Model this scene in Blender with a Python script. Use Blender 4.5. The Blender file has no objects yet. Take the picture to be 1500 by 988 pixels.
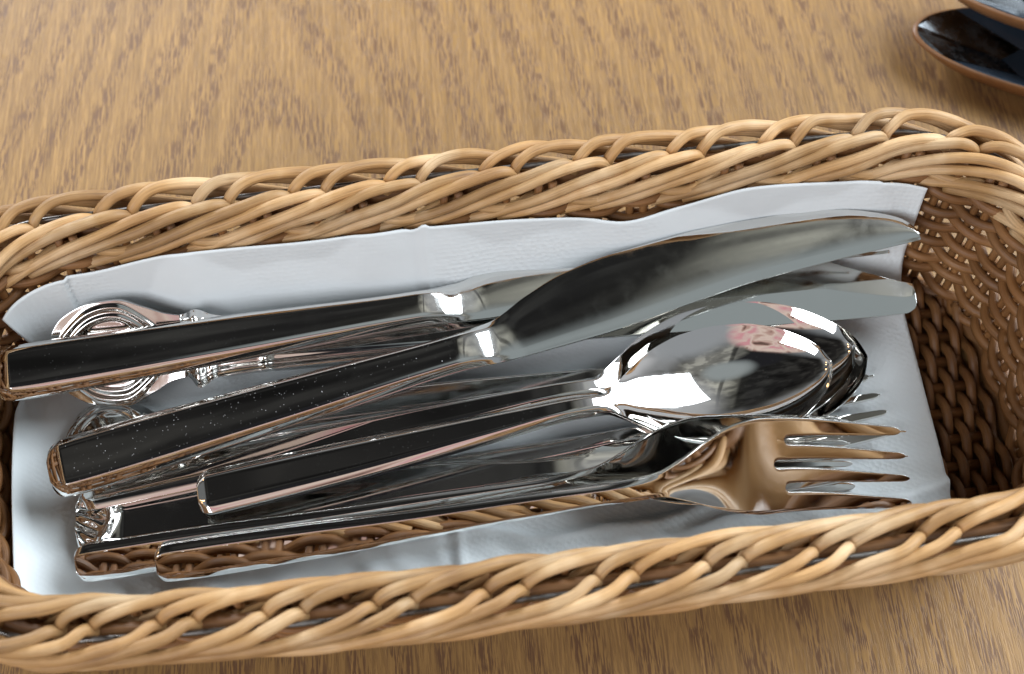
import bpy, bmesh, math, random
from math import sin, cos, pi, sqrt, radians, atan2
from mathutils import Vector, Matrix
random.seed(11)
CM = 0.01
sc = bpy.context.scene
COL = sc.collection

# ------------------------------------------------------------------ camera
cam_d = bpy.data.cameras.new('camera'); cam = bpy.data.objects.new('camera', cam_d); COL.objects.link(cam)
PITCH, DIST = radians(60), 33.5
CT = Vector((0, 0, 2.0))
CP = CT + DIST * Vector((0, -cos(PITCH), sin(PITCH)))
cam.location = CP * CM
cam.rotation_euler = (radians(90) - PITCH, 0, 0)
cam_d.lens = 50; cam_d.sensor_width = 36; cam_d.clip_start = 0.01; cam_d.clip_end = 50
cam_d.dof.use_dof = True; cam_d.dof.aperture_fstop = 16.0; cam_d.dof.focus_distance = 0.327
sc.camera = cam
sc.view_settings.view_transform = 'Standard'; sc.view_settings.look = 'None'
sc.view_settings.exposure = 0.0; sc.view_settings.gamma = 1.0; sc.view_settings.use_curve_mapping = False

# ------------------------------------------------------------------ room light (world), window lamps and an added front fill
def rgb(r, g, b): return (r, g, b, 1)
world = bpy.data.worlds.new('World'); sc.world = world; world.use_nodes = True
wt = world.node_tree; wt.nodes.clear()
def build_world(nt):
    N = nt.nodes; L = nt.links
    def m(op, a, b=None, c=None):
        n = N.new('ShaderNodeMath'); n.operation = op
        for i, v in enumerate((a, b, c)):
            if v is None: continue
            if isinstance(v, (int, float)): n.inputs[i].default_value = v
            else: L.new(v, n.inputs[i])
        return n.outputs[0]
    def ramp(x, pts, interp='EASE'):
        n = N.new('ShaderNodeValToRGB'); L.new(x, n.inputs[0]); e = n.color_ramp.elements
        n.color_ramp.interpolation = interp
        while len(e) > 1: e.remove(e[-1])
        e[0].position = pts[0][0]; e[0].color = rgb(*pts[0][1])
        for p, c in pts[1:]:
            k = e.new(p); k.color = rgb(*c)
        return n.outputs[0]
    def mix(f, a, b, mode='MIX'):
        n = N.new('ShaderNodeMix'); n.data_type = 'RGBA'; n.blend_type = mode
        for k, v in ((0, f), (6, a), (7, b)):
            if isinstance(v, (int, float)): n.inputs[k].default_value = v
            elif isinstance(v, tuple): n.inputs[k].default_value = v
            else: L.new(v, n.inputs[k])
        return n.outputs[2]
    tc = N.new('ShaderNodeTexCoord'); sp = N.new('ShaderNodeSeparateXYZ'); L.new(tc.outputs['Generated'], sp.inputs[0])
    X, Y, Z = sp.outputs
    # walls low down are lighter, the ceiling is dark
    base = ramp(Z, [(0.0, (.28, .27, .26)), (0.30, (.25, .255, .265)), (0.52, (.13, .135, .14)), (0.76, (.035, .034, .031)), (1.0, (.022, .021, .019))])
    # upright panels and beams of the room, ceiling panels
    nz = N.new('ShaderNodeTexNoise'); nz.inputs['Scale'].default_value = 3.2; nz.inputs['Detail'].default_value = 2
    mp = N.new('ShaderNodeMapping'); mp.inputs['Scale'].default_value = (1, 1, .25); L.new(tc.outputs['Generated'], mp.inputs[0]); L.new(mp.outputs[0], nz.inputs['Vector'])
    bands = ramp(nz.outputs[0], [(0.36, (.3, .3, .3)), (0.50, (.9, .9, .88)), (0.62, (1.5, 1.5, 1.5))])
    c = mix(1.0, base, bands, 'MULTIPLY')
    xx = m('ADD', m('MULTIPLY', X, 1.0), .5)
    panels = ramp(xx, [(0, (.012, .0115, .011)), (.50, (.012, .012, .012)), (.575, (.016, .016, .015)), (.61, (.075, .075, .067)), (.68, (.105, .105, .095)), (.705, (.10, .10, .092)), (.715, (.028, .028, .026)), (.735, (.035, .035, .033)), (.75, (.13, .13, .12)), (1, (.14, .14, .13))])
    nz2 = N.new('ShaderNodeTexNoise'); nz2.inputs['Scale'].default_value = 7; nz2.inputs['Detail'].default_value = 2; L.new(tc.outputs['Generated'], nz2.inputs['Vector'])
    panels = mix(1.0, panels, ramp(nz2.outputs[0], [(.3, (.5, .5, .5)), (.5, (1, 1, 1)), (.62, (1.9, 1.9, 1.85)), (.75, (2.6, 2.6, 2.5))]), 'MULTIPLY')
    zr = ramp(Z, [(0.62, (0, 0, 0)), (0.80, (1, 1, 1))])
    c = mix(zr, c, panels)
    def blob(d, lo, hi):
        v = Vector(d).normalized()
        dot = m('ADD', m('ADD', m('MULTIPLY', X, v.x), m('MULTIPLY', Y, v.y)), m('MULTIPLY', Z, v.z))
        n = N.new('ShaderNodeMapRange'); n.interpolation_type = 'SMOOTHSTEP'
        L.new(dot, n.inputs[0]); n.inputs[1].default_value = lo; n.inputs[2].default_value = hi
        return n.outputs[0]
    c = mix(blob((-.55, -.75, .35), .70, .93), c, rgb(.20, .215, .23))
    c = mix(blob((.6, -.75, .30), .80, .95), c, rgb(.22, .235, .25))
    # person in pale pink clothes standing behind the camera
    nn = N.new('ShaderNodeTexNoise'); nn.inputs['Scale'].default_value = 6; nn.inputs['Detail'].default_value = 1.5; nn.inputs['Distortion'].default_value = .5
    L.new(tc.outputs['Generated'], nn.inputs['Vector'])
    pink = ramp(nn.outputs[0], [(0.30, (.10, .06, .05)), (0.40, (.34, .22, .19)), (0.50, (.50, .40, .35)), (0.58, (.46, .33, .31)), (0.66, (.45, .22, .24))])
    c = mix(blob((-.15, -.70, .50), .87, .91), c, pink)
    c = mix(blob((0.0, -.30, 1.0), .965, .985), c, rgb(.012, .012, .014))
    c = mix(blob((.75, .55, .65), .80, .97), c, rgb(.30, .31, .32))
    c = mix(blob((.24, -.09, .965), .955, .995), c, rgb(.21, .235, .24))
    # small warm ceiling lamps
    for d in ((-.80, .20, .55), (-.72, .42, .50), (-.86, .05, .50), (-.62, .62, .45)):
        c = mix(blob(d, .9994, .9997), c, rgb(6, 3.6, 1.6))
    bg = N.new('ShaderNodeBackground'); L.new(c, bg.inputs[0]); bg.inputs[1].default_value = 1.5
    o = N.new('ShaderNodeOutputWorld'); L.new(bg.outputs[0], o.inputs[0])
build_world(wt)

def area(name, loc, target, sx, sy, power, col):
    d = bpy.data.lights.new(name, 'AREA'); d.shape = 'RECTANGLE'; d.size = sx; d.size_y = sy; d.energy = power; d.color = col
    o = bpy.data.objects.new(name, d); COL.objects.link(o); o.location = loc
    o.rotation_euler = (Vector(target) - Vector(loc)).to_track_quat('-Z', 'Y').to_euler()
    return o
area('window_light', (1.2, .55, 1.0), (0, 0, 0), 1.2, 1.25, 50.0, (.86, .94, 1.0))
area('side_window_light', (-.9, 1.5, .75), (0, 0, 0), .8, .5, 30.0, (.92, .96, 1.0))

area('front_fill_light', (-1.0, -1.35, 1.15), (0, 0, 0), 1.15, .95, 30.0, (.90, .95, 1.0))  # soft fill added behind the camera to lift the near table and rim

# ------------------------------------------------------------------ helpers
def at(px, py, z):
    k = 36 / 50 / 1500
    fw = Vector((0, cos(PITCH), -sin(PITCH))); up = Vector((0, sin(PITCH), cos(PITCH)))
    d = fw + Vector((1, 0, 0)) * (px - 750) * k - up * (py - 494) * k
    return CP + d * ((z - CP.z) / d.z)
def props(o, label=None, cat=None, group=None, kind=None):
    if label: o['label'] = label
    if cat: o['category'] = cat
    if group: o['group'] = group
    if kind: o['kind'] = kind
    return o
def link_mesh(name, verts, faces, mat, parent=None, uvs=None, smooth=True):
    me = bpy.data.meshes.new(name); me.from_pydata([(v[0]*CM, v[1]*CM, v[2]*CM) for v in verts], [], faces)
    if smooth: me.polygons.foreach_set('use_smooth', [True]*len(me.polygons))
    if uvs:
        ul = me.uv_layers.new(name='UVMap')
        vi = [0]*len(me.loops); me.loops.foreach_get('vertex_index', vi)
        fl = []
        for i in vi: fl.extend(uvs[i])
        ul.data.foreach_set('uv', fl)
    me.materials.append(mat); me.update()
    o = bpy.data.objects.new(name, me); COL.objects.link(o); o.parent = parent
    return o
def empty(name, loc=(0, 0, 0), parent=None):
    o = bpy.data.objects.new(name, None); COL.objects.link(o); o.location = loc; o.parent = parent
    o.empty_display_size = .01
    return o
def catmull(pts, n):
    P = [Vector(p) for p in pts]; P = [P[0]*2-P[1]] + P + [P[-1]*2-P[-2]]
    out = []
    for i in range(1, len(P)-2):
        p0, p1, p2, p3 = P[i-1:i+3]
        for k in range(n):
            t = k/n
            out.append(.5*((2*p1)+(p2-p0)*t+(2*p0-5*p1+4*p2-p3)*t*t+(3*p1-p0-3*p2+p3)*t**3))
    out.append(P[-2]); return out
def interp(tab, x):
    if x <= tab[0][0]: return tab[0][1]
    for i in range(len(tab)-1):
        x0, y0 = tab[i]; x1, y1 = tab[i+1]
        if x <= x1:
            h = x1-x0; t = (x-x0)/h
            def sl(j):
                if j <= 0: return (tab[1][1]-tab[0][1])/(tab[1][0]-tab[0][0])
                if j >= len(tab)-1: return (tab[-1][1]-tab[-2][1])/(tab[-1][0]-tab[-2][0])
                a = (tab[j][1]-tab[j-1][1])/(tab[j][0]-tab[j-1][0]); b = (tab[j+1][1]-tab[j][1])/(tab[j+1][0]-tab[j][0])
                return 0 if a*b <= 0 else 2*a*b/(a+b)
            m0, m1 = sl(i)*h, sl(i+1)*h
            return (2*t**3-3*t*t+1)*y0+(t**3-2*t*t+t)*m0+(-2*t**3+3*t*t)*y1+(t**3-t*t)*m1
    return tab[-1][1]
def sstep(a, b, x):
    t = max(0, min(1, (x-a)/(b-a))); return t*t*(3-2*t)
def tube(path, rad, sides=8, closed=False, taper=None):
    n = len(path); V = []; F = []; U = []
    up = Vector((0, 0, 1)); length = 0
    prev = None
    for i in range(n):
        a = path[(i-1) % n] if (closed or i > 0) else path[i]
        b = path[(i+1) % n] if (closed or i < n-1) else path[i]
        t = (b-a).normalized()
        if prev is None:
            s = t.cross(up)
            if s.length < .1: s = t.cross(Vector((1, 0, 0)))
            nrm = s.normalized()
        else:
            nrm = (prev - t*prev.dot(t)).normalized()
        prev = nrm; bi = t.cross(nrm)
        if i: length += (path[i]-path[i-1]).length
        r = rad if taper is None else rad*taper(i/(n-1))
        for k in range(sides):
            a_ = 2*pi*k/sides
            V.append(path[i] + (nrm*cos(a_)+bi*sin(a_))*r); U.append((length, k/sides))
    m = n if closed else n-1
    for i in range(m):
        j = (i+1) % n
        for k in range(sides):
            F.append((i*sides+k, i*sides+(k+1) % sides, j*sides+(k+1) % sides, j*sides+k))
    if not closed:
        F.append(tuple(range(sides))[::-1]); F.append(tuple((n-1)*sides+k for k in range(sides)))
    return V, F, U

# ------------------------------------------------------------------ materials
def new_mat(name):
    m = bpy.data.materials.new(name); m.use_nodes = True
    return m, m.node_tree.nodes, m.node_tree.links, m.node_tree.nodes['Principled BSDF']
def nmath(N, L, op, a, b=None):
    n = N.new('ShaderNodeMath'); n.operation = op
    for i, v in enumerate((a, b)):
        if v is None: continue
        if isinstance(v, (int, float)): n.inputs[i].default_value = v
        else: L.new(v, n.inputs[i])
    return n.outputs[0]
def nramp(N, L, x, pts):
    n = N.new('ShaderNodeValToRGB'); L.new(x, n.inputs[0]); e = n.color_ramp.elements
    while len(e) > 1: e.remove(e[-1])
    e[0].position = pts[0][0]; e[0].color = rgb(*pts[0][1])
    for p, c in pts[1:]:
        k = e.new(p); k.color = rgb(*c)
    return n.outputs[0]
def nnoise(N, L, vec, scale, detail=3, rough=.5, dist=0):
    n = N.new('ShaderNodeTexNoise'); L.new(vec, n.inputs['Vector']); n.inputs['Scale'].default_value = scale
    n.inputs['Detail'].default_value = detail; n.inputs['Roughness'].default_value = rough; n.inputs['Distortion'].default_value = dist
    return n.outputs[0]
def nmap(N, L, vec, scale=(1, 1, 1), loc=(0, 0, 0), rot=(0, 0, 0)):
    n = N.new('ShaderNodeMapping'); L.new(vec, n.inputs[0]); n.inputs['Scale'].default_value = scale
    n.inputs['Location'].default_value = loc; n.inputs['Rotation'].default_value = rot
    return n.outputs[0]
def nmix(N, L, f, a, b, mode='MIX'):
    n = N.new('ShaderNodeMix'); n.data_type = 'RGBA'; n.blend_type = mode
    for k, v in ((0, f), (6, a), (7, b)):
        if isinstance(v, (int, float, tuple)): n.inputs[k].default_value = v
        else: L.new(v, n.inputs[k])
    return n.outputs[2]
def nbump(N, L, h, dist, strength, B):
    n = N.new('ShaderNodeBump'); L.new(h, n.inputs['Height']); n.inputs['Distance'].default_value = dist; n.inputs['Strength'].default_value = strength
    L.new(n.outputs[0], B.inputs['Normal'])

def oak():
    m, N, L, B = new_mat('oak_veneer')
    tc = N.new('ShaderNodeTexCoord').outputs['Object']
    v = nmap(N, L, tc, rot=(0, 0, radians(-4)))
    sp = N.new('ShaderNodeSeparateXYZ'); L.new(v, sp.inputs[0]); X, Y = sp.outputs[0], sp.outputs[1]
    big = nnoise(N, L, nmap(N, L, v, (14, 3.2, 1)), 1.0, 2, .5)
    med = nnoise(N, L, nmap(N, L, v, (60, 14, 1)), 1.0, 3, .55)
    dx = nmath(N, L, 'SUBTRACT', X, -.060)
    g = nmath(N, L, 'SQRT', nmath(N, L, 'ADD', nmath(N, L, 'MULTIPLY', dx, dx), .00006))
    field = nmath(N, L, 'ADD', nmath(N, L, 'MULTIPLY', g, 88), nmath(N, L, 'MULTIPLY', Y, 22))
    field = nmath(N, L, 'ADD', field, nmath(N, L, 'MULTIPLY', big, 3.2))
    field = nmath(N, L, 'ADD', field, nmath(N, L, 'MULTIPLY', med, .7))
    saw = nmath(N, L, 'FRACT', field)
    ring = nramp(N, L, saw, [(0, (1, 1, 1)), (.35, (.9, .9, .9)), (.55, (0, 0, 0)), (.9, (.0, .0, .0)), (1, (1, 1, 1))])
    pores = nnoise(N, L, nmap(N, L, v, (2300, 150, 1)), 1.0, 2, .6)
    pores2 = nnoise(N, L, nmap(N, L, v, (1500, 70, 1), (3, 1, 0)), 1.0, 3, .65)
    pm = nramp(N, L, pores, [(.47, (0, 0, 0)), (.55, (1, 1, 1))])
    pm2 = nramp(N, L, pores2, [(.48, (0, 0, 0)), (.66, (1, 1, 1))])
    patch = nnoise(N, L, nmap(N, L, v, (9, 5, 1)), 1.0, 2)
    base = nmix(N, L, patch, rgb(.315, .180, .066), rgb(.375, .225, .090))
    fine = nramp(N, L, nnoise(N, L, nmap(N, L, v, (900, 30, 1)), 1.0, 4, .65), [(.34, (.72, .70, .70)), (.66, (1.16, 1.14, 1.09))])
    col = nmix(N, L, 1.0, base, fine, 'MULTIPLY')
    col = nmix(N, L, nmath(N, L, 'MULTIPLY', nmath(N, L, 'MULTIPLY', pm, nmath(N, L, 'ADD', nmath(N, L, 'MULTIPLY', ring, .66), .34)), 1.0), col, rgb(.16, .085, .045))
    col = nmix(N, L, nmath(N, L, 'MULTIPLY', pm2, nmath(N, L, 'MULTIPLY', ring, .30)), col, rgb(.22, .125, .065))
    L.new(col, B.inputs['Base Color'])
    B.inputs['Roughness'].default_value = .42
    B.inputs['Specular IOR Level'].default_value = .35
    nbump(N, L, nmath(N, L, 'SUBTRACT', 1.0, pm), .00008, .5, B)
    return m
def rattan(name, a, b, c, rough=.50):
    m, N, L, B = new_mat(name)
    uv = N.new('ShaderNodeUVMap').outputs[0]
    oi = N.new('ShaderNodeObjectInfo').outputs['Random']
    off = N.new('ShaderNodeCombineXYZ'); L.new(nmath(N, L, 'MULTIPLY', oi, 37), off.inputs[0]); L.new(nmath(N, L, 'MULTIPLY', oi, 11), off.inputs[1])
    va = N.new('ShaderNodeVectorMath'); L.new(uv, va.inputs[0]); L.new(off.outputs[0], va.inputs[1])
    v = va.outputs[0]
    tc = N.new('ShaderNodeTexCoord').outputs['Object']
    patch = nnoise(N, L, tc, 55, 3, .55)
    streak = nnoise(N, L, nmap(N, L, v, (.8, 18, 1)), 1.0, 4, .62)
    col = nramp(N, L, patch, [(.30, a), (.50, b), (.68, c)])
    col = nmix(N, L, 1.0, col, nramp(N, L, streak, [(.28, (.58, .53, .47)), (.46, (.95, .94, .93)), (.55, (1, 1, 1)), (.72, (1.16, 1.16, 1.14))]), 'MULTIPLY')
    col = nmix(N, L, nmath(N, L, 'MULTIPLY', oi, .5), col, nmix(N, L, .5, col, rgb(*b)), 'MIX')
    hs = N.new('ShaderNodeHueSaturation'); L.new(col, hs.inputs['Color'])
    L.new(nmath(N, L, 'ADD', nmath(N, L, 'MULTIPLY', oi, .42), .80), hs.inputs['Value'])
    L.new(hs.outputs[0], B.inputs['Base Color'])
    B.inputs['Roughness'].default_value = rough
    B.inputs['Specular IOR Level'].default_value = .4
    nbump(N, L, streak, .0004, .5, B)
    return m
def steel(name, rough=.035, tint=(.78, .77, .75), dust=0.0, wav=.00002):
    m, N, L, B = new_mat(name)
    tc = N.new('ShaderNodeTexCoord').outputs['Object']
    B.inputs['Metallic'].default_value = 1
    n = nnoise(N, L, tc, 260, 4, .6)
    sm = nramp(N, L, nnoise(N, L, tc, 75, 4, .6, .8), [(.52, (0, 0, 0)), (.68, (.055,)*3)])
    L.new(nmath(N, L, 'ADD', nramp(N, L, n, [(.4, (rough*.6,)*3), (.7, (rough*1.8,)*3)]), sm), B.inputs['Roughness'])
    col = rgb(*tint)
    if dust > 0:
        vo = N.new('ShaderNodeTexVoronoi'); L.new(nmap(N, L, tc, (1, 1, 1)), vo.inputs['Vector']); vo.inputs['Scale'].default_value = 1300
        spot = nramp(N, L, vo.outputs['Distance'], [(.10, (1, 1, 1)), (.2, (0, 0, 0))])
        keep = nramp(N, L, nnoise(N, L, tc, 420, 3, .7), [(.5, (0, 0, 0)), (.68, (dust,)*3)])
        f = nmath(N, L, 'MULTIPLY', spot, keep)
        L.new(nmath(N, L, 'SUBTRACT', 1.0, f), B.inputs['Metallic'])
        L.new(nmix(N, L, f, col, rgb(.55, .57, .62)), B.inputs['Base Color'])
    else:
        B.inputs['Base Color'].default_value = col
    nbump(N, L, nnoise(N, L, nmap(N, L, tc, (35, 35, 35)), 1.0, 1), wav*3, .35, B)
    return m
def paper():
    m, N, L, B = new_mat('napkin_paper')
    tc = N.new('ShaderNodeTexCoord').outputs['Object']
    B.inputs['Base Color'].default_value = rgb(.77, .82, .84)
    B.inputs['Roughness'].default_value = .85
    B.inputs['Specular IOR Level'].default_value = .2
    vo = N.new('ShaderNodeTexVoronoi'); L.new(nmap(N, L, tc, (1, 1, 1), rot=(0, 0, .6)), vo.inputs['Vector']); vo.inputs['Scale'].default_value = 820
    vo.inputs['Randomness'].default_value = .45
    patch = nramp(N, L, nnoise(N, L, tc, 28, 2), [(.46, (.07,)*3), (.66, (.7,)*3)])
    sp = N.new('ShaderNodeSeparateXYZ'); L.new(tc, sp.inputs[0])
    side = nramp(N, L, nmath(N, L, 'ADD', nmath(N, L, 'MULTIPLY', nmath(N, L, 'SUBTRACT', nmath(N, L, 'MULTIPLY', sp.outputs[0], .6), sp.outputs[1]), 9), .35), [(.35, (0, 0, 0)), (.65, (.9,)*3)])
    patch = nmath(N, L, 'MAXIMUM', patch, side)
    h = nmath(N, L, 'MULTIPLY', vo.outputs['Distance'], patch)
    fib = nnoise(N, L, tc, 2500, 2)
    h2 = nmath(N, L, 'ADD', h, nmath(N, L, 'MULTIPLY', fib, .12))
    h3 = nmath(N, L, 'ADD', h2, nmath(N, L, 'MULTIPLY', nnoise(N, L, tc, 55, 3), 3.0))
    nbump(N, L, h3, .00022, .8, B)
    return m
OAK = oak()
RAT = rattan('rattan_cane', (.31, .165, .065), (.45, .262, .11), (.64, .45, .26))
RATD = rattan('rattan_cane_shaded', (.135, .056, .018), (.20, .090, .030), (.28, .135, .050))  # darker brown cane; shade inside the basket is mixed into this colour
WIRE = steel('rim_wire_steel', .4, (.22, .21, .20))
STEEL = steel('polished_steel', .03, dust=.10)
STEEL_DUST = steel('dusty_polished_steel', .035, dust=.75)
BLADE = steel('blade_steel', .06, (.74, .745, .73), wav=.000006)
SILVER = steel('worn_silver', .07, (.72, .715, .70), wav=.00003)
PAPER = paper()

# ------------------------------------------------------------------ table
tb = link_mesh('table_top', [(-90, -60, 0), (90, -60, 0), (90, 90, 0), (-90, 90, 0), (-90, -60, -2.5), (90, -60, -2.5), (90, 90, -2.5), (-90, 90, -2.5)],
               [(0, 1, 2, 3), (7, 6, 5, 4), (0, 4, 5, 1), (1, 5, 6, 2), (2, 6, 7, 3), (3, 7, 4, 0)], OAK, smooth=False)
props(tb, kind='structure')

# ------------------------------------------------------------------ basket
BC = Vector((-.25, -2.22, 0)); BA = radians(7.4)
basket = empty('wicker_basket', BC*CM); basket.rotation_euler.z = BA
props(basket, 'oblong basket woven of honey coloured rattan with a plaited rim, holding the cutlery', 'basket')
HL, HW, CR = 13.05, 4.75, 3.5      # centre line of the rim
def warp(x, y):      # the left end of the basket was woven slightly askew
    w = min(1, max(0, -x/HL))**3
    return x+w*(.62-.13*y)
def warpy(x, y):
    w = min(1, max(0, -x/HL))**2
    return y*(1-.085*w) if y < 0 else y
def oval(s, off):
    """point at fraction s of the perimeter (counterclockwise), pushed outwards by off; starts mid near side"""
    hl, hw, r = HL, HW, CR
    a, b = hl-r, hw-r; q = pi*r/2
    P = 4*a+4*b+4*q; d = (s % 1.0)*P
    segs = [('l', a, (0, -hw), 0), ('c', q, (a, -b), -pi/2), ('l', 2*b, (hl, -b), pi/2), ('c', q, (a, b), 0),
            ('l', 2*a, (a, hw), pi), ('c', q, (-a, b), pi/2), ('l', 2*b, (-hl, b), -pi/2), ('c', q, (-a, -b), pi), ('l', a, (-a, -hw), 0)]
    for k, ln, o, an in segs:
        if d <= ln or k is segs[-1]:
            break
        d -= ln
    if k == 'l':
        p = Vector((o[0]+cos(an)*d, o[1]+sin(an)*d, 0)); n = Vector((sin(an), -cos(an), 0))
    else:
        t = an+d/r; n = Vector((cos(t), sin(t), 0)); p = Vector((o[0], o[1], 0))+n*r
    bow = .18*(1-min(1, (p.x/hl)**2))
    p.y += bow*n.y
    p.x, p.y = warp(p.x, p.y), warpy(p.x, p.y)
    return p+n*off, n
PER = 4*(HL-CR)+4*(HW-CR)+2*pi*CR
NST = 60; D = PER/NST
ZR = 4.75
def wall_off(z):      # wall leans outwards towards the rim
    return -.32-(ZR-.2-z)*.13
def rp(sd, u, z): 
    p, n = oval(sd*D/PER, u); return Vector((p.x, p.y, z))
def jit(a): return random.uniform(-a, a)
n_outer = 0
for i in range(NST):
    pr = (.16 if i % 2 else -.16)          # strands run in pairs
    s0 = i+pr
    j1, j2, j3 = jit(.05), jit(.05), jit(.05)
    # outer strand: low outside, up and over to the middle of the rim, then down into the gap
    pts = [(s0-5.2, .24, ZR-1.30+j1*.5), (s0-4.2, .42+j1*.4, ZR-1.02+j2*.5), (s0-3.1, .56+j2, ZR-.66), (s0-2.0, .63+j3, ZR-.24+j1), (s0-1.15, .57+j1, ZR+.08+j2), (s0-.50, .40+j2, ZR+.20+j3), (s0-.12, .14, ZR+.08), (s0+.02, .04, ZR-.3)]
    path = catmull([rp(*p) for p in pts], 6)
    V, F, U = tube(path, .130+jit(.008), 10)
    link_mesh('rim_strand', V, F, RAT, basket, U)
    s1 = s0+.28
    j1, j2, j3 = jit(.05), jit(.05), jit(.05)
    pts = [(s1-.30, .06, ZR-.5), (s1-.26, .0, ZR-.12), (s1+.05, -.12+j1, ZR+.16+j2), (s1+.8, -.32+j1, ZR+.16+j3), (s1+1.6, -.48+j2, ZR-.04+j1), (s1+2.5, -.56+j3, ZR-.36), (s1+3.3, -.56+j2*.4, ZR-.70), (s1+4.1, -.50, ZR-1.0)]
    path = catmull([rp(*p) for p in pts], 6)
    V, F, U = tube(path, .130+jit(.008), 10)
    link_mesh('rim_strand', V, F, RAT, basket, U)
# steel wire inside the rim
V, F, U = tube([rp(i*NST/220, .24, ZR-.17) for i in range(220)], .065, 8, True); link_mesh('rim_wire', V, F, WIRE, basket, U)
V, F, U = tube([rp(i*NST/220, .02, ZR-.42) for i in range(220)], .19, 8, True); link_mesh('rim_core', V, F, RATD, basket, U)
# stakes of the wall, two side by side
ZF = .42
for i in range(NST):
    for e in (-.15, .15):
        pts = [(i+.5+e, wall_off(z)+.0, z) for z in (ZF-.25, 1.2, 2.2, 3.2, 4.0, ZR-.15)]
        path = catmull([rp(*p) for p in pts], 2)
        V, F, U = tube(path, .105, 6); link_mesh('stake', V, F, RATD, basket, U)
# weavers of the wall
z = ZF; row = 0
while z < ZR-.45:
    amp = .155
    path = []
    n = NST*7
    ph = random.uniform(-.1, .1)
    for k in range(n):
        s = k*NST/n
        w = sin(pi*(s-.0)+pi*row)
        w = math.copysign(abs(w)**.7, w)
        zz = z+.05*sin(s*.9+row*1.7)+.03*sin(s*2.3+row)
        path.append(rp(s, wall_off(z)+amp*w+.02*sin(s*1.3+row), zz))
    V, F, U = tube(path, .128, 7, True)
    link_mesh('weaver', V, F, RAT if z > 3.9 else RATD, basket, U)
    z += .262; row += 1
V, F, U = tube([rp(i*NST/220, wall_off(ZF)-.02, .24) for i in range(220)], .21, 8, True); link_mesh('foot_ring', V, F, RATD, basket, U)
# woven bottom
def inside(x, y, m=0.0):
    hl = HL+wall_off(ZF)-m; hw = HW+wall_off(ZF)-m; r = CR+wall_off(ZF)-m
    dx = abs(x)-(hl-r); dy = abs(y)-(hw-r)
    if abs(x) > hl or abs(y) > hw: return False
    return not (dx > 0 and dy > 0 and dx*dx+dy*dy > r*r)
nb = 10
for j in range(nb):
    y = -3.15+6.3*j/(nb-1)
    xs = [x*.25 for x in range(-46, 47) if inside(x*.25, y, .1)]
    V, F, U = tube([Vector((warp(x, y), warpy(x, y), .34)) for x in (xs[0], xs[len(xs)//2], xs[-1])], .14, 6)
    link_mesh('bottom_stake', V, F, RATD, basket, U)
x = -11.8; k = 0
while x <= 11.85:
    ys = [yy*.12 for yy in range(-32, 33) if inside(x, yy*.12, .05)]
    if len(ys) > 4:
        path = [Vector((warp(x, y), warpy(x, y), .36+.17*sin(pi*((y+3.15)/(6.3/(nb-1))+.5+k)))) for y in ys]
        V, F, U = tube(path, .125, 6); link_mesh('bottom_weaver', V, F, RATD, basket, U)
    x += .262; k += 1

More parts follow.
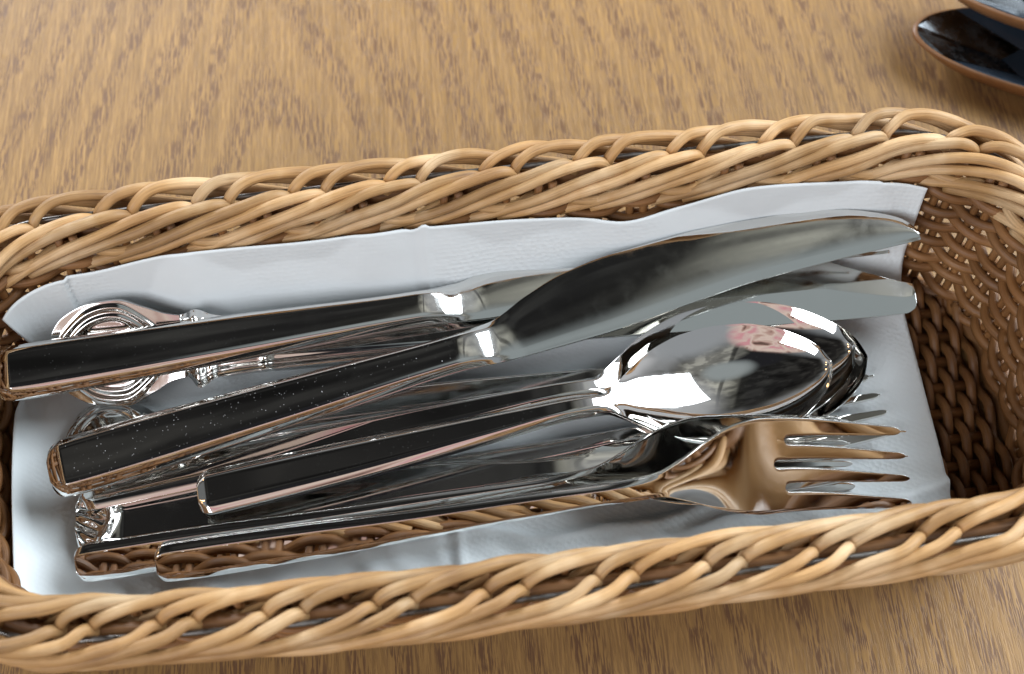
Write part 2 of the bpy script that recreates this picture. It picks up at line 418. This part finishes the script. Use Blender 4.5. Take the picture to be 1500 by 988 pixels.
# ------------------------------------------------------------------ napkin
def napkin():
    z0 = .80
    yf0 = 2.25      # where the far wall starts to lift the paper
    def bend(t, start, slope, R=.9):
        """arc length t past start: returns (run, rise)"""
        if t <= start: return t, 0
        d = t-start; th = min(d/R, slope)
        run = R*sin(th); rise = R*(1-cos(th)); rest = d-th*R
        if rest > 0: run += rest*cos(slope); rise += rest*sin(slope)
        return start+run, rise
    topT = TOP; NX, NT = 260, 120
    V = []; F = []
    xl, xr = -12.6, 10.9
    for i in range(NX+1):
        a = i/NX
        X = xl+(xr-xl)*a
        yf = yf0+.3*sstep(-7, -9.5, X)
        tf = interp(topT, X); tn = interp(NEAR, X)
        for j in range(NT+1):
            b = j/NT
            t = -tn+(tf+tn)*b
            # left edge runs slanted
            Xs = X+(LEFTCUT(t)-xl)*(1-sstep(0, .35, a)) + RIGHTCUT(t)*sstep(.75, 1, a)
            if t >= 0: py, rz = bend(t, yf, radians(74), 1.3)
            else:
                py, rz = bend(-t, 3.1+.15*sin(X*.7), radians(42+10*sin(X*.55+1)), 1.2); py = -py
            qx, rx = bend(-Xs, 10.7, radians(50), 1.0) if Xs < 0 else (None, 0)
            px = -qx if qx is not None else Xs
            zz = z0+(rz**2.6+rx**2.6)**(1/2.6)
            # folds and crumples
            zz += .10*math.exp(-((Xs-CREASE)/.09)**2)-.05*math.exp(-((Xs-CREASE+.28)/.12)**2)
            wy = max(0, -t-2.0)
            zz += .10*wy*sin(Xs*1.15+t*.9)+.07*wy*sin(Xs*3.1-t*2)+.035*wy*sin(Xs*6.7+t*5+sin(Xs*2))
            rg = -t-2.35-.18*sin(Xs*.9)-.08*sin(Xs*2.3)
            zz += (.20*math.exp(-(rg/.16)**2)+.12*math.exp(-((rg-.5)/.12)**2)*(.5+.5*sin(Xs*1.6)))*sstep(-5, -2, Xs)
            py += .018*max(0, t-yf)*sin(Xs*1.1+.5)+.006*max(0, t-yf)*sin(Xs*3.1)
            zz += .012*sin(Xs*2.1+t)+.01*sin(t*2.7-Xs*1.3)
            hl = HL+wall_off(zz)-.40; hw = HW+wall_off(zz)-.36; rr = CR+wall_off(zz)-.36
            px = max(-hl, min(hl, px)); py = max(-hw, min(hw+.1, py))
            cx, cy = abs(px)-(hl-rr), abs(py)-(hw-rr)
            if cx > 0 and cy > 0:
                dd = sqrt(cx*cx+cy*cy)
                if dd > rr:
                    px = math.copysign(hl-rr+cx*rr/dd, px); py = math.copysign(hw-rr+cy*rr/dd, py)
            V.append((warp(px, py), warpy(px, py), zz))
    for i in range(NX):
        for j in range(NT):
            q = i*(NT+1)+j; F.append((q, q+NT+1, q+NT+2, q+1))
    o = link_mesh('paper_napkin', V, F, PAPER)
    o.location = BC*CM; o.rotation_euler.z = BA
    s = o.modifiers.new('thick', 'SOLIDIFY'); s.thickness = .00035; s.offset = -1
    props(o, 'white embossed paper napkin lining the basket under the cutlery', 'napkin')
CREASE = -1.25
TOP = [(-12.9, 5.7), (-11.3, 6.1), (-10, 6.3), (-7, 6.35), (-4, 6.3), (-1, 6.35), (2, 6.15), (3.4, 5.9), (4.4, 6.05), (6.5, 6.5), (10.9, 6.2)]
NEAR = [(-12.6, 4.3), (-6, 4.5), (-3, 4.6), (0, 4.4), (4, 4.7), (10.9, 4.9)]
def LEFTCUT(t): return interp([(-5, -11.6), (-3, -11.9), (0, -11.8), (2, -11.6), (3.9, -10.9), (4.6, -11.1), (6.2, -11.9)], t)
def RIGHTCUT(t): return interp([(-5, -.95), (-2, -.75), (3, -.5), (6.5, -.2)], t)
napkin()

# ------------------------------------------------------------------ cutlery
def piece(name, pA, pB, profile, splits, roll=0, label='', cat='', group=None, mats=None, bevel=.025):
    """profile: dict of ylo,yhi,z,thick tables over t (0..1); height H(t,v); under U(t,v); tines; splits: face -> part name"""
    A = at(*pA); Bp = at(*pB); Lg = (Bp-A).length
    xa = (Bp-A).normalized(); ya = Vector((0, 0, 1)).cross(xa).normalized(); za = xa.cross(ya)
    R = Matrix.Rotation(radians(roll), 3, xa); ya = R @ ya; za = R @ za
    root = empty(name)
    root.matrix_world = Matrix(((xa.x, ya.x, za.x, A.x*CM), (xa.y, ya.y, za.y, A.y*CM), (xa.z, ya.z, za.z, A.z*CM), (0, 0, 0, 1)))
    props(root, label, cat, group)
    P = profile
    ts = P['ts']; tn = P.get('tines', 0); NV = P.get('nv', 16)
    verts = []; faces = []
    def add_strip(vr, gap):
        """vr(i)-> list of v values per station; gap(i) open to the side walls (lo,hi)"""
        rows = []
        for i, t in enumerate(ts):
            ylo, yhi = interp(P['ylo'], t), interp(P['yhi'], t)
            zc = interp(P['z'], t); th = interp(P['thick'], t)
            rt, rb = [], []
            for v, yy, tv in vr(i, t, ylo, yhi):
                z1 = zc+P['H'](t, v); z2 = z1-th if 'U' not in P else zc+P['U'](t, v)-th
                if tv is not None: z2 = z1-(z1-z2)*tv
                tw = radians(interp(P['twist'], t)) if 'twist' in P else 0
                ct, st = cos(tw), sin(tw)
                verts.append(Vector((t*Lg, yy*ct-z1*st, z1*ct+yy*st))); rt.append(len(verts)-1)
                verts.append(Vector((t*Lg, yy*ct-z2*st, z2*ct+yy*st))); rb.append(len(verts)-1)
            rows.append((rt, rb))
        for i in range(len(ts)-1):
            (a, b), (c, d) = rows[i], rows[i+1]
            for j in range(len(a)-1):
                faces.append((a[j], c[j], c[j+1], a[j+1])); faces.append((b[j], b[j+1], d[j+1], d[j]))
            lo, hi = gap(i)
            if lo: faces.append((a[0], b[0], d[0], c[0]))
            if hi: faces.append((a[-1], c[-1], d[-1], b[-1]))
        for (a, b), flip in ((rows[0], 0), (rows[-1], 1)):
            for j in range(len(a)-1):
                f = (a[j], a[j+1], b[j+1], b[j]); faces.append(f[::-1] if flip else f)
    if not tn:
        vs = P.get('vs') or [-1+2*j/NV for j in range(NV+1)]
        add_strip(lambda i, t, lo, hi: [(v, lo+(hi-lo)*(v+1)/2, None) for v in vs], lambda i: (True, True))
    else:
        roots = P['roots']; s0 = P['slot']/2; te = P['tend']
        M = P.get('M', 6)
        for k in range(tn):
            def vr(i, t, lo, hi, k=k):
                v0, v1 = -1+2*k/tn, -1+2*(k+1)/tn
                y0 = lo+(hi-lo)*(v0+1)/2; y1 = lo+(hi-lo)*(v1+1)/2
                def g(r):
                    d = (t-r)*Lg
                    if d <= 1e-6: return 0
                    q = min(1, d/(s0*1.3)); return s0*sqrt(1-(1-q)**2)
                ga = g(roots[k-1]) if k > 0 else 0; gb = g(roots[k]) if k < tn-1 else 0
                y0 += ga; y1 -= gb
                tip = te[k]; x = max(0, min(1, (t-(tip-.17))/.17)); mid = (y0+y1)/2
                wd = (y1-y0)/2*(1-.55*x**1.5)
                e = max(0, (t-(tip-.012))/.012); 
                wd *= sqrt(max(.04, 1-min(1, e)**2))
                y0, y1 = mid-wd, mid+wd
                return [(-1+2*(yy-lo)/(hi-lo), yy, 1-.35*x) for yy in [y0+(y1-y0)*j/M for j in range(M+1)]]
            add_strip(vr, lambda i, k=k: (k == 0 or ts[i+1] > roots[k-1]+1e-6, k == tn-1 or ts[i+1] > roots[k]+1e-6))
    me = bpy.data.meshes.new('tmp'); me.from_pydata([v*CM for v in verts], [], faces)
    bm = bmesh.new(); bm.from_mesh(me)
    bmesh.ops.remove_doubles(bm, verts=bm.verts, dist=1e-6)
    bmesh.ops.dissolve_degenerate(bm, edges=bm.edges, dist=1e-7)
    bmesh.ops.recalc_face_normals(bm, faces=bm.faces)
    bm.to_mesh(me); bm.free()
    me.polygons.foreach_set('use_smooth', [True]*len(me.polygons))
    tmp = bpy.data.objects.new('tmp', me); COL.objects.link(tmp)
    bv = tmp.modifiers.new('b', 'BEVEL'); bv.width = bevel*CM; bv.segments = 3; bv.limit_method = 'ANGLE'; bv.angle_limit = radians(38)
    dg = bpy.context.evaluated_depsgraph_get(); ev = tmp.evaluated_get(dg)
    m2 = bpy.data.meshes.new_from_object(ev)
    m2.polygons.foreach_set('use_smooth', [True]*len(m2.polygons))
    cn = [Vector(c.vector) for c in m2.corner_normals]
    groups = {}
    for p in m2.polygons:
        c = p.center/CM
        groups.setdefault(splits(c.x/Lg, c.y), []).append(p)
    for key, polys in groups.items():
        mp = {}; vv = []; ff = []; nn = []
        for p in polys:
            f = []
            for li in p.loop_indices:
                vi = m2.loops[li].vertex_index
                if vi not in mp: mp[vi] = len(vv); vv.append(m2.vertices[vi].co[:])
                f.append(mp[vi]); nn.append(cn[li])
            ff.append(f)
        pn = key.split('#')[0]
        mm = bpy.data.meshes.new(pn); mm.from_pydata(vv, [], ff)
        mm.polygons.foreach_set('use_smooth', [True]*len(mm.polygons))
        mm.update(); mm.normals_split_custom_set([n[:] for n in nn])
        mm.materials.append((mats or {}).get(pn, STEEL))
        o = bpy.data.objects.new(pn, mm); COL.objects.link(o); o.parent = root
    bpy.data.objects.remove(tmp); bpy.data.meshes.remove(me); bpy.data.meshes.remove(m2)
    return root

def tsteps(*segs):
    out = [segs[0][0]]
    for a, b, n in segs:
        for k in range(1, n+1): out.append(a+(b-a)*k/n)
    return out
def roundend(t, r=.012):      # 0 at the very end, 1 past r
    x = min(1, t/r); return sqrt(max(0, 1-(1-x)**2))

KV = [-1, -.95, -.84, -.72, -.67, -.5, -.25, 0, .25, .5, .67, .72, .84, .95, 1]
def knife_profile(w=1.0):
    def H(t, v):
        hb = 1-sstep(.458, .520, t)          # handle section fades into the blade
        c = max(0, (abs(v)-.70)/.30)
        handle = -.22*c**1.15-.035*v*v-.20*max(0, (.018-t)/.018)**1.2
        e = max(0, (-v-.80)/.20)             # ground edge along the lower side
        blade = -.05*e-.05*abs(v)**2.2*(1-e)*.9
        return handle*hb+blade*(1-hb)
    def U(t, v):
        hb = 1-sstep(.458, .520, t)
        c = max(0, (abs(v)-.70)/.30)
        return (.18*c)*hb+(.03*abs(v)**2)*(1-hb)
    return dict(
        ts=tsteps((0, .02, 14), (.02, .44, 40), (.44, .56, 36), (.56, .94, 50), (.94, 1, 16)), vs=KV,
        ylo=[(0, -.34*w), (.003, -.50*w), (.009, -.62*w), (.022, -.68*w), (.04, -.69*w), (.25, -.60*w), (.45, -.46*w), (.52, -.50*w), (.62, -.52*w), (.72, -.41*w), (.8, -.33*w), (.9, -.38*w), (.97, -.47*w), (1, -.50*w)],
        yhi=[(0, .34*w), (.003, .50*w), (.009, .62*w), (.022, .68*w), (.04, .69*w), (.25, .60*w), (.45, .47*w), (.50, .52*w), (.55, .90*w), (.60, 1.20*w), (.66, 1.32*w), (.74, 1.32*w), (.84, 1.14*w), (.92, .84*w), (.965, .46*w), (.99, .12*w), (1, -.18*w)],
        z=[(0, 0), (.2, .02), (.455, .0), (.478, -.07), (.505, -.22), (.53, -.27), (.8, -.27), (1, -.27)],
        thick=[(0, .50), (.455, .46), (.52, .16), (.9, .12), (1, .08)], H=H, U=U)
def knife_split(t, y): return 'handle' if t < .475 else 'blade'

piece('table_knife', (-14, 545, 3.15), (1300, 337, 2.2), knife_profile(.97), knife_split, roll=8,
      label='plain steel knife with a clean handle ending at the left rim, under dusty knife', cat='knife', group='plain steel knives', mats={'blade': BLADE})
piece('table_knife', (66, 688, 2.35), (1342, 316, 3.55), knife_profile(1.0), knife_split, roll=9,
      label='topmost steel table knife with dust specks on its handle, crossing over the other knife', cat='knife', group='plain steel knives', mats={'handle': STEEL_DUST, 'blade': BLADE})

# spoons
def spoon_profile(wh=.52, wn=.20, wb=1.50, t0=.655, depth=.70, ornate=None, arch=.35):
    SV = [-1, -.97, -.9, -.8, -.7, -.55, -.4, -.2, 0, .2, .4, .55, .7, .8, .9, .97, 1]
    if ornate: SV = [-1+j/36 for j in range(73)]
    def H(t, v):
        x = (t-t0)/(1-t0)
        h = 0
        if x < .12:
            k = 1-sstep(-.05, .12, x)
            c = max(0, (abs(v)-.62)/.38)
            h += -(.10*c**1.2)*k-.07*max(0, (.014-t)/.014)
            if ornate: h += ornate(t, v)*k
        if x > 0:
            xq = min(1, max(0, x))
            ax = sin(pi/2*min(1, xq/.52))**1.25 if xq < .52 else cos(pi/2*(xq-.52)/.48)**.62
            h += -depth*ax*(1-abs(v)**2.3)
        return h
    xs = [(0, .20), (.06, .26), (.12, .42), (.20, .64), (.30, .83), (.42, .96), (.54, 1.0), (.68, .95), (.80, .80), (.90, .57), (.97, .30), (1.0, .03)]
    prof = [(t0+x*(1-t0), wb*w if x > .05 else wn*1.1) for x, w in xs]
    hand = [(0, wh*.60), (.005, wh*.86), (.012, wh*.97), (.022, wh), (.2, wh*.93), (t0*.7, wh*.62), (t0*.93, wn*1.05)]
    if ornate == medallion:
        hand = [(0, .02), (.006, .42), (.02, .72), (.045, .88), (.07, .85), (.095, .66), (.115, .42), (.13, .46), (.2, .42), (t0*.7, .34), (t0*.93, wn*1.05)]
    tab = hand+prof
    return dict(ts=tsteps((0, .02, 8), (.02, .15, 90 if ornate else 30), (.15, t0, 40), (t0, .97, 60), (.97, 1, 14)), vs=SV,
                ylo=[(t, -w) for t, w in tab], yhi=[(t, w) for t, w in tab],
                z=[(0, 0), (.25, arch*.6), (t0*.75, arch*1.25), (t0-.06, arch*1.5), (t0-.03, arch*1.42), (t0+.05, arch*.72), (t0+.12, arch*.45), (.88, arch*.2), (1, arch*.1)],
                thick=[(0, .20), (t0*.9, .26), (t0, .22), (t0+.1, .13), (1, .11)], H=H)
def medallion(t, v):
    # concentric ridges round an oval end
    if t > .16: return .03*math.exp(-((abs(v)-.8)/.1)**2)
    r = sqrt(((t-.055)/.055)**2+v*v)
    h = .04*math.exp(-((r-.88)/.06)**2)+.035*math.exp(-((r-.70)/.055)**2)
    h += .10*math.exp(-((t-.125)/.006)**2)+.05*math.exp(-((t-.14)/.004)**2)
    return h
def spoon_split(t0): return lambda t, y: 'handle' if t < t0-.02 else 'bowl'
piece('spoon', (288, 722, 2.00), (1218, 531, 2.15), spoon_profile(t0=.63), spoon_split(.63), roll=0,
      label='topmost spoon of the nested stack, with a squared handle end over the ornate fork', cat='spoon', group='nested spoons')
piece('spoon', (118, 716, 1.50), (1252, 507, 1.95), spoon_profile(.55, .22, 1.74, .655, .75), spoon_split(.655), roll=-2,
      label='larger spoon directly under the topmost spoon, its rim showing above and right of it', cat='spoon', group='nested spoons')
piece('spoon', (94, 642, 1.15), (1270, 522, 1.55), spoon_profile(.5, .22, 1.70, .70, .6, medallion, arch=.3), spoon_split(.70), roll=0,
      label='lowest spoon of the nested stack, its round ridged handle end under the dusty knife', cat='spoon', group='nested spoons', mats={'handle': SILVER})

# ornate knife
def ornate_profile():
    def H(t, v):
        hb = 1-sstep(.50, .56, t)
        if t < .15:
            r = sqrt(((t-.070)/.072)**2+v*v)
            h = .055*math.exp(-((r-.88)/.055)**2)+.045*math.exp(-((r-.71)/.05)**2)
        else:
            c = max(0, (abs(v)-.45)/.55)
            h = -.12*c**1.5+.06*math.exp(-((abs(v)-.8)/.1)**2)*(1-sstep(.4, .5, t))
            h += .20*math.exp(-((t-.165)/.008)**2)+.10*math.exp(-((t-.180)/.004)**2)+.09*math.exp(-((t-.242)/.005)**2)*abs(v)
            h += .03*sin(v*9)*math.exp(-((t-.165)/.01)**2)
        e = max(0, (v-.0)/1.0); bl = -.06*e
        return h*hb+bl*(1-hb)
    return dict(ts=tsteps((0, .02, 16), (.02, .15, 110), (.15, .26, 70), (.26, .5, 20), (.5, .6, 16), (.6, .88, 20), (.88, .90, 6), (.90, .985, 14), (.985, 1, 10)),
                vs=[-1+2*j/96 for j in range(97)],
                ylo=[(0, -.05), (.006, -.55), (.02, -.92), (.05, -1.22), (.08, -1.25), (.11, -1.0), (.135, -.72), (.15, -.66), (.165, -.92), (.185, -.72), (.24, -.62), (.5, -.45), (.6, -.42), (.9, -.40), (.985, -.36), (.997, -.25), (1, -.12)],
                yhi=[(0, .05), (.006, .55), (.02, .92), (.05, 1.20), (.08, 1.25), (.11, 1.05), (.135, .85), (.15, .80), (.165, .9), (.185, .75), (.24, .6), (.5, .45), (.6, .80), (.75, 1.10), (.888, 1.16), (.92, .93), (.985, .46), (1, .38)],
                twist=[(0, 38), (.12, 36), (.22, 18), (.5, 0), (.62, 12), (1, 12)],
                z=[(0, 0), (.165, .06), (.5, 0), (.56, -.05), (1, 0)],
                thick=[(0, .20), (.13, .22), (.17, .38), (.5, .36), (.57, .14), (1, .10)], H=H)
piece('ornate_knife', (72, 525, 2.35), (1342, 437, 1.75), ornate_profile(), lambda t, y: 'handle' if t < .15 else ('collar' if t < .19 else ('handle#2' if t < .53 else 'blade')), roll=6,
      label='ornate knife with ridged oval handle end, lying lowest under both plain knives', cat='knife', mats={'handle': SILVER, 'collar': SILVER, 'blade': BLADE})

# forks
def fork_profile(wh=.52, wn=.22, wb=1.08, head=.655, root=.83, curve=.35, arch=.5, H2=None, bend=0.0):
    def H(t, v):
        h = 0
        k = 1-sstep(head-.08, head+.02, t)
        c = max(0, (abs(v)-.62)/.38)
        h += -.10*c**1.2*k
        if H2: h += H2(t, v)*k
        k2 = sstep(head-.02, head+.08, t)
        h += k2*curve*.30*(abs(v)**2)*(1-.8*sstep(root-.05, 1, t))
        return h
    tn = 4
    roots = [root-.0, root-.013, root+.004]
    te = [1.0, 1.0, .997, .992]
    ts = tsteps((0, .02, 8), (.02, .15, 80 if H2 else 24), (.15, head-.08, 30), (head-.08, root-.02, 30), (root-.02, root+.03, 50), (root+.03, .98, 20), (.98, 1, 12))
    yc = lambda t: interp([(0, 0), (.3, .35), (.6, .85), (.75, 1), (1, 0)], t)
    tab = [(0, wh*.60), (.005, wh*.86), (.012, wh*.97), (.022, wh), (.2, wh*.93), (head*.45, wh*.8), (head*.75, wh*.6), (head*.92, wn), (head, wn*1.15), (head+.03, wn*1.9), (head+.07, wb*.68), (head+.11, wb*.92), (head+.14, wb), (root, wb*.99), (.88, wb*.98), (.94, wb*.97), (1, wb*.95)]
    return dict(M=16 if H2 else 6, ts=ts, tines=tn, roots=roots, slot=.20, tend=te,
                ylo=[(t, -w+bend*yc(t)) for t, w in tab], yhi=[(t, w+bend*yc(t)) for t, w in tab],
                z=[(0, 0), (.25, arch*.4), (head*.8, arch*.95), (head-.05, arch*1.15), (head+.09, arch*.52), (.90, -.02), (1, .06)],
                thick=[(0, .20), (head*.9, .26), (head+.05, .17), (root, .16), (1, .14)], H=H)
def fork_split(pw, head=.655, root=.83):
    def f(t, y):
        if t < head-.045: return 'handle'
        if t < root: return 'head'
        k = int(max(0, min(3, (y/pw+1)*2)))
        return 'tine#%d' % k
    return f
def shell(t, v):
    if t > .10: return .03*math.exp(-((abs(v)-.86)/.08)**2)
    k = 1-sstep(.045, .062, t)
    r = sqrt(((t-.02)/.03)**2+v*v)
    h = k*(.05+.05*sin(v*13+t*120)*math.exp(-((t-.018)/.018)**2)+.07*math.exp(-((r-.85)/.12)**2)+.06*math.exp(-((t-.042-.008*cos(v*5))/.006)**2))
    return h
piece('fork', (228, 830, 2.00), (1330, 684, 2.05), fork_profile(.42, .22, 1.08, arch=.75, bend=.55), fork_split(1.08), roll=38,
      label='topmost fork, tilted towards the near rim and mirroring the brown wicker in its head', cat='fork', group='plain steel forks')
piece('fork', (110, 830, 1.60), (1246, 664, 1.45), fork_profile(.42, .20, 1.0, arch=.55, bend=.4), fork_split(1.0), roll=35,
      label='fork directly beneath the topmost fork, its handle end furthest left along the near rim', cat='fork', group='plain steel forks')
piece('fork', (330, 742, 1.20), (1294, 592, 1.20), fork_profile(.45, .22, 1.0, arch=.4), fork_split(1.0), roll=-4,
      label='lowest fork, mostly hidden, with only its tine tips showing right of the spoon bowls', cat='fork', group='plain steel forks')
piece('ornate_fork', (112, 762, 1.20), (1236, 655, 1.20), fork_profile(.86, .24, 1.0, arch=.4, H2=shell), fork_split(1.0), roll=2,
      label='fork with a wide silver handle ending in scrollwork like a shell at the lower left', cat='fork', mats={'handle': SILVER})

# ------------------------------------------------------------------ dark plates beyond the basket
def glaze():
    m, N, L, B = new_mat('dark_glaze')
    tc = N.new('ShaderNodeTexCoord').outputs['Object']
    L.new(nramp(N, L, nnoise(N, L, tc, 60, 3), [(.3, (.010, .016, .024)), (.7, (.022, .030, .042))]), B.inputs['Base Color'])
    B.inputs['Roughness'].default_value = .16
    return m
def clay():
    m, N, L, B = new_mat('brown_rim_clay')
    tc = N.new('ShaderNodeTexCoord').outputs['Object']
    L.new(nramp(N, L, nnoise(N, L, tc, 90, 3), [(.3, (.20, .09, .035)), (.7, (.33, .17, .07))]), B.inputs['Base Color'])
    B.inputs['Roughness'].default_value = .45
    return m
GREYG = steel('grey_glaze', .22, (.13, .14, .15))
GLAZE, CLAY = glaze(), clay()
def plate(cx, cy, z0, rx, ry, label, rot):
    root = empty('dark_plate', Vector((cx, cy, z0))*CM); root.rotation_euler.z = rot
    props(root, label, 'plate', 'stacked dark plates')
    n = 96
    def ring(k, z): return [(rx*k*cos(2*pi*i/n), ry*k*sin(2*pi*i/n), z) for i in range(n)]
    # clay body: foot, outer wall, rim
    prof = [(.0, .05), (.60, .05), (.62, 0), (.68, 0), (.72, .12), (.90, .42), (1.0, .85), (.995, .93), (.975, .95)]
    V = []; F = []
    for k, z in prof: V += ring(max(k, .001), z)
    for a in range(len(prof)-1):
        for i in range(n):
            j = (i+1) % n; F.append((a*n+i, a*n+j, (a+1)*n+j, (a+1)*n+i))
    link_mesh('rim', V, F, CLAY, root)
    # faceted glazed inside: eight flat panels round a flat centre
    m = 10
    def pt(k, a, z): return (rx*k*cos(a), ry*k*sin(a), z)
    for q in range(m):
        a0, a1 = 2*pi*q/m, 2*pi*(q+1)/m
        V = []; F = []
        S = 10
        for i in range(S+1): V.append(pt(.975, a0+(a1-a0)*i/S, .95))
        V.append(pt(.50, a0, .30)); V.append(pt(.50, a1, .30))
        for i in range(S): V_ = None
        F.append(tuple(range(S+1))+(S+2, S+1))
        link_mesh('facet', V, [f[::-1] if False else f for f in F], (GREYG if q in (4, 5) else GLAZE), root, smooth=False)
    link_mesh('well', [pt(.50, 2*pi*q/m, .30) for q in range(m)], [tuple(range(m))], GLAZE, root, smooth=False)
pA = at(1338, 50, .9)
plate(pA.x+5.15, pA.y-1.0, .01, 5.3, 1.65, 'lower dark glazed plate with a brown rim, resting on the table behind the basket', radians(-13))
plate(pA.x+5.6, pA.y+.30, .98, 5.3, 1.65, 'upper dark glazed plate with a brown rim, stacked on the other dark plate', radians(-14))

# ------------------------------------------------------------------ render
sc.render.engine = 'CYCLES'
sc.cycles.max_bounces = 10; sc.cycles.glossy_bounces = 8; sc.cycles.caustics_reflective = False; sc.cycles.caustics_refractive = False
sc.cycles.use_denoising = True
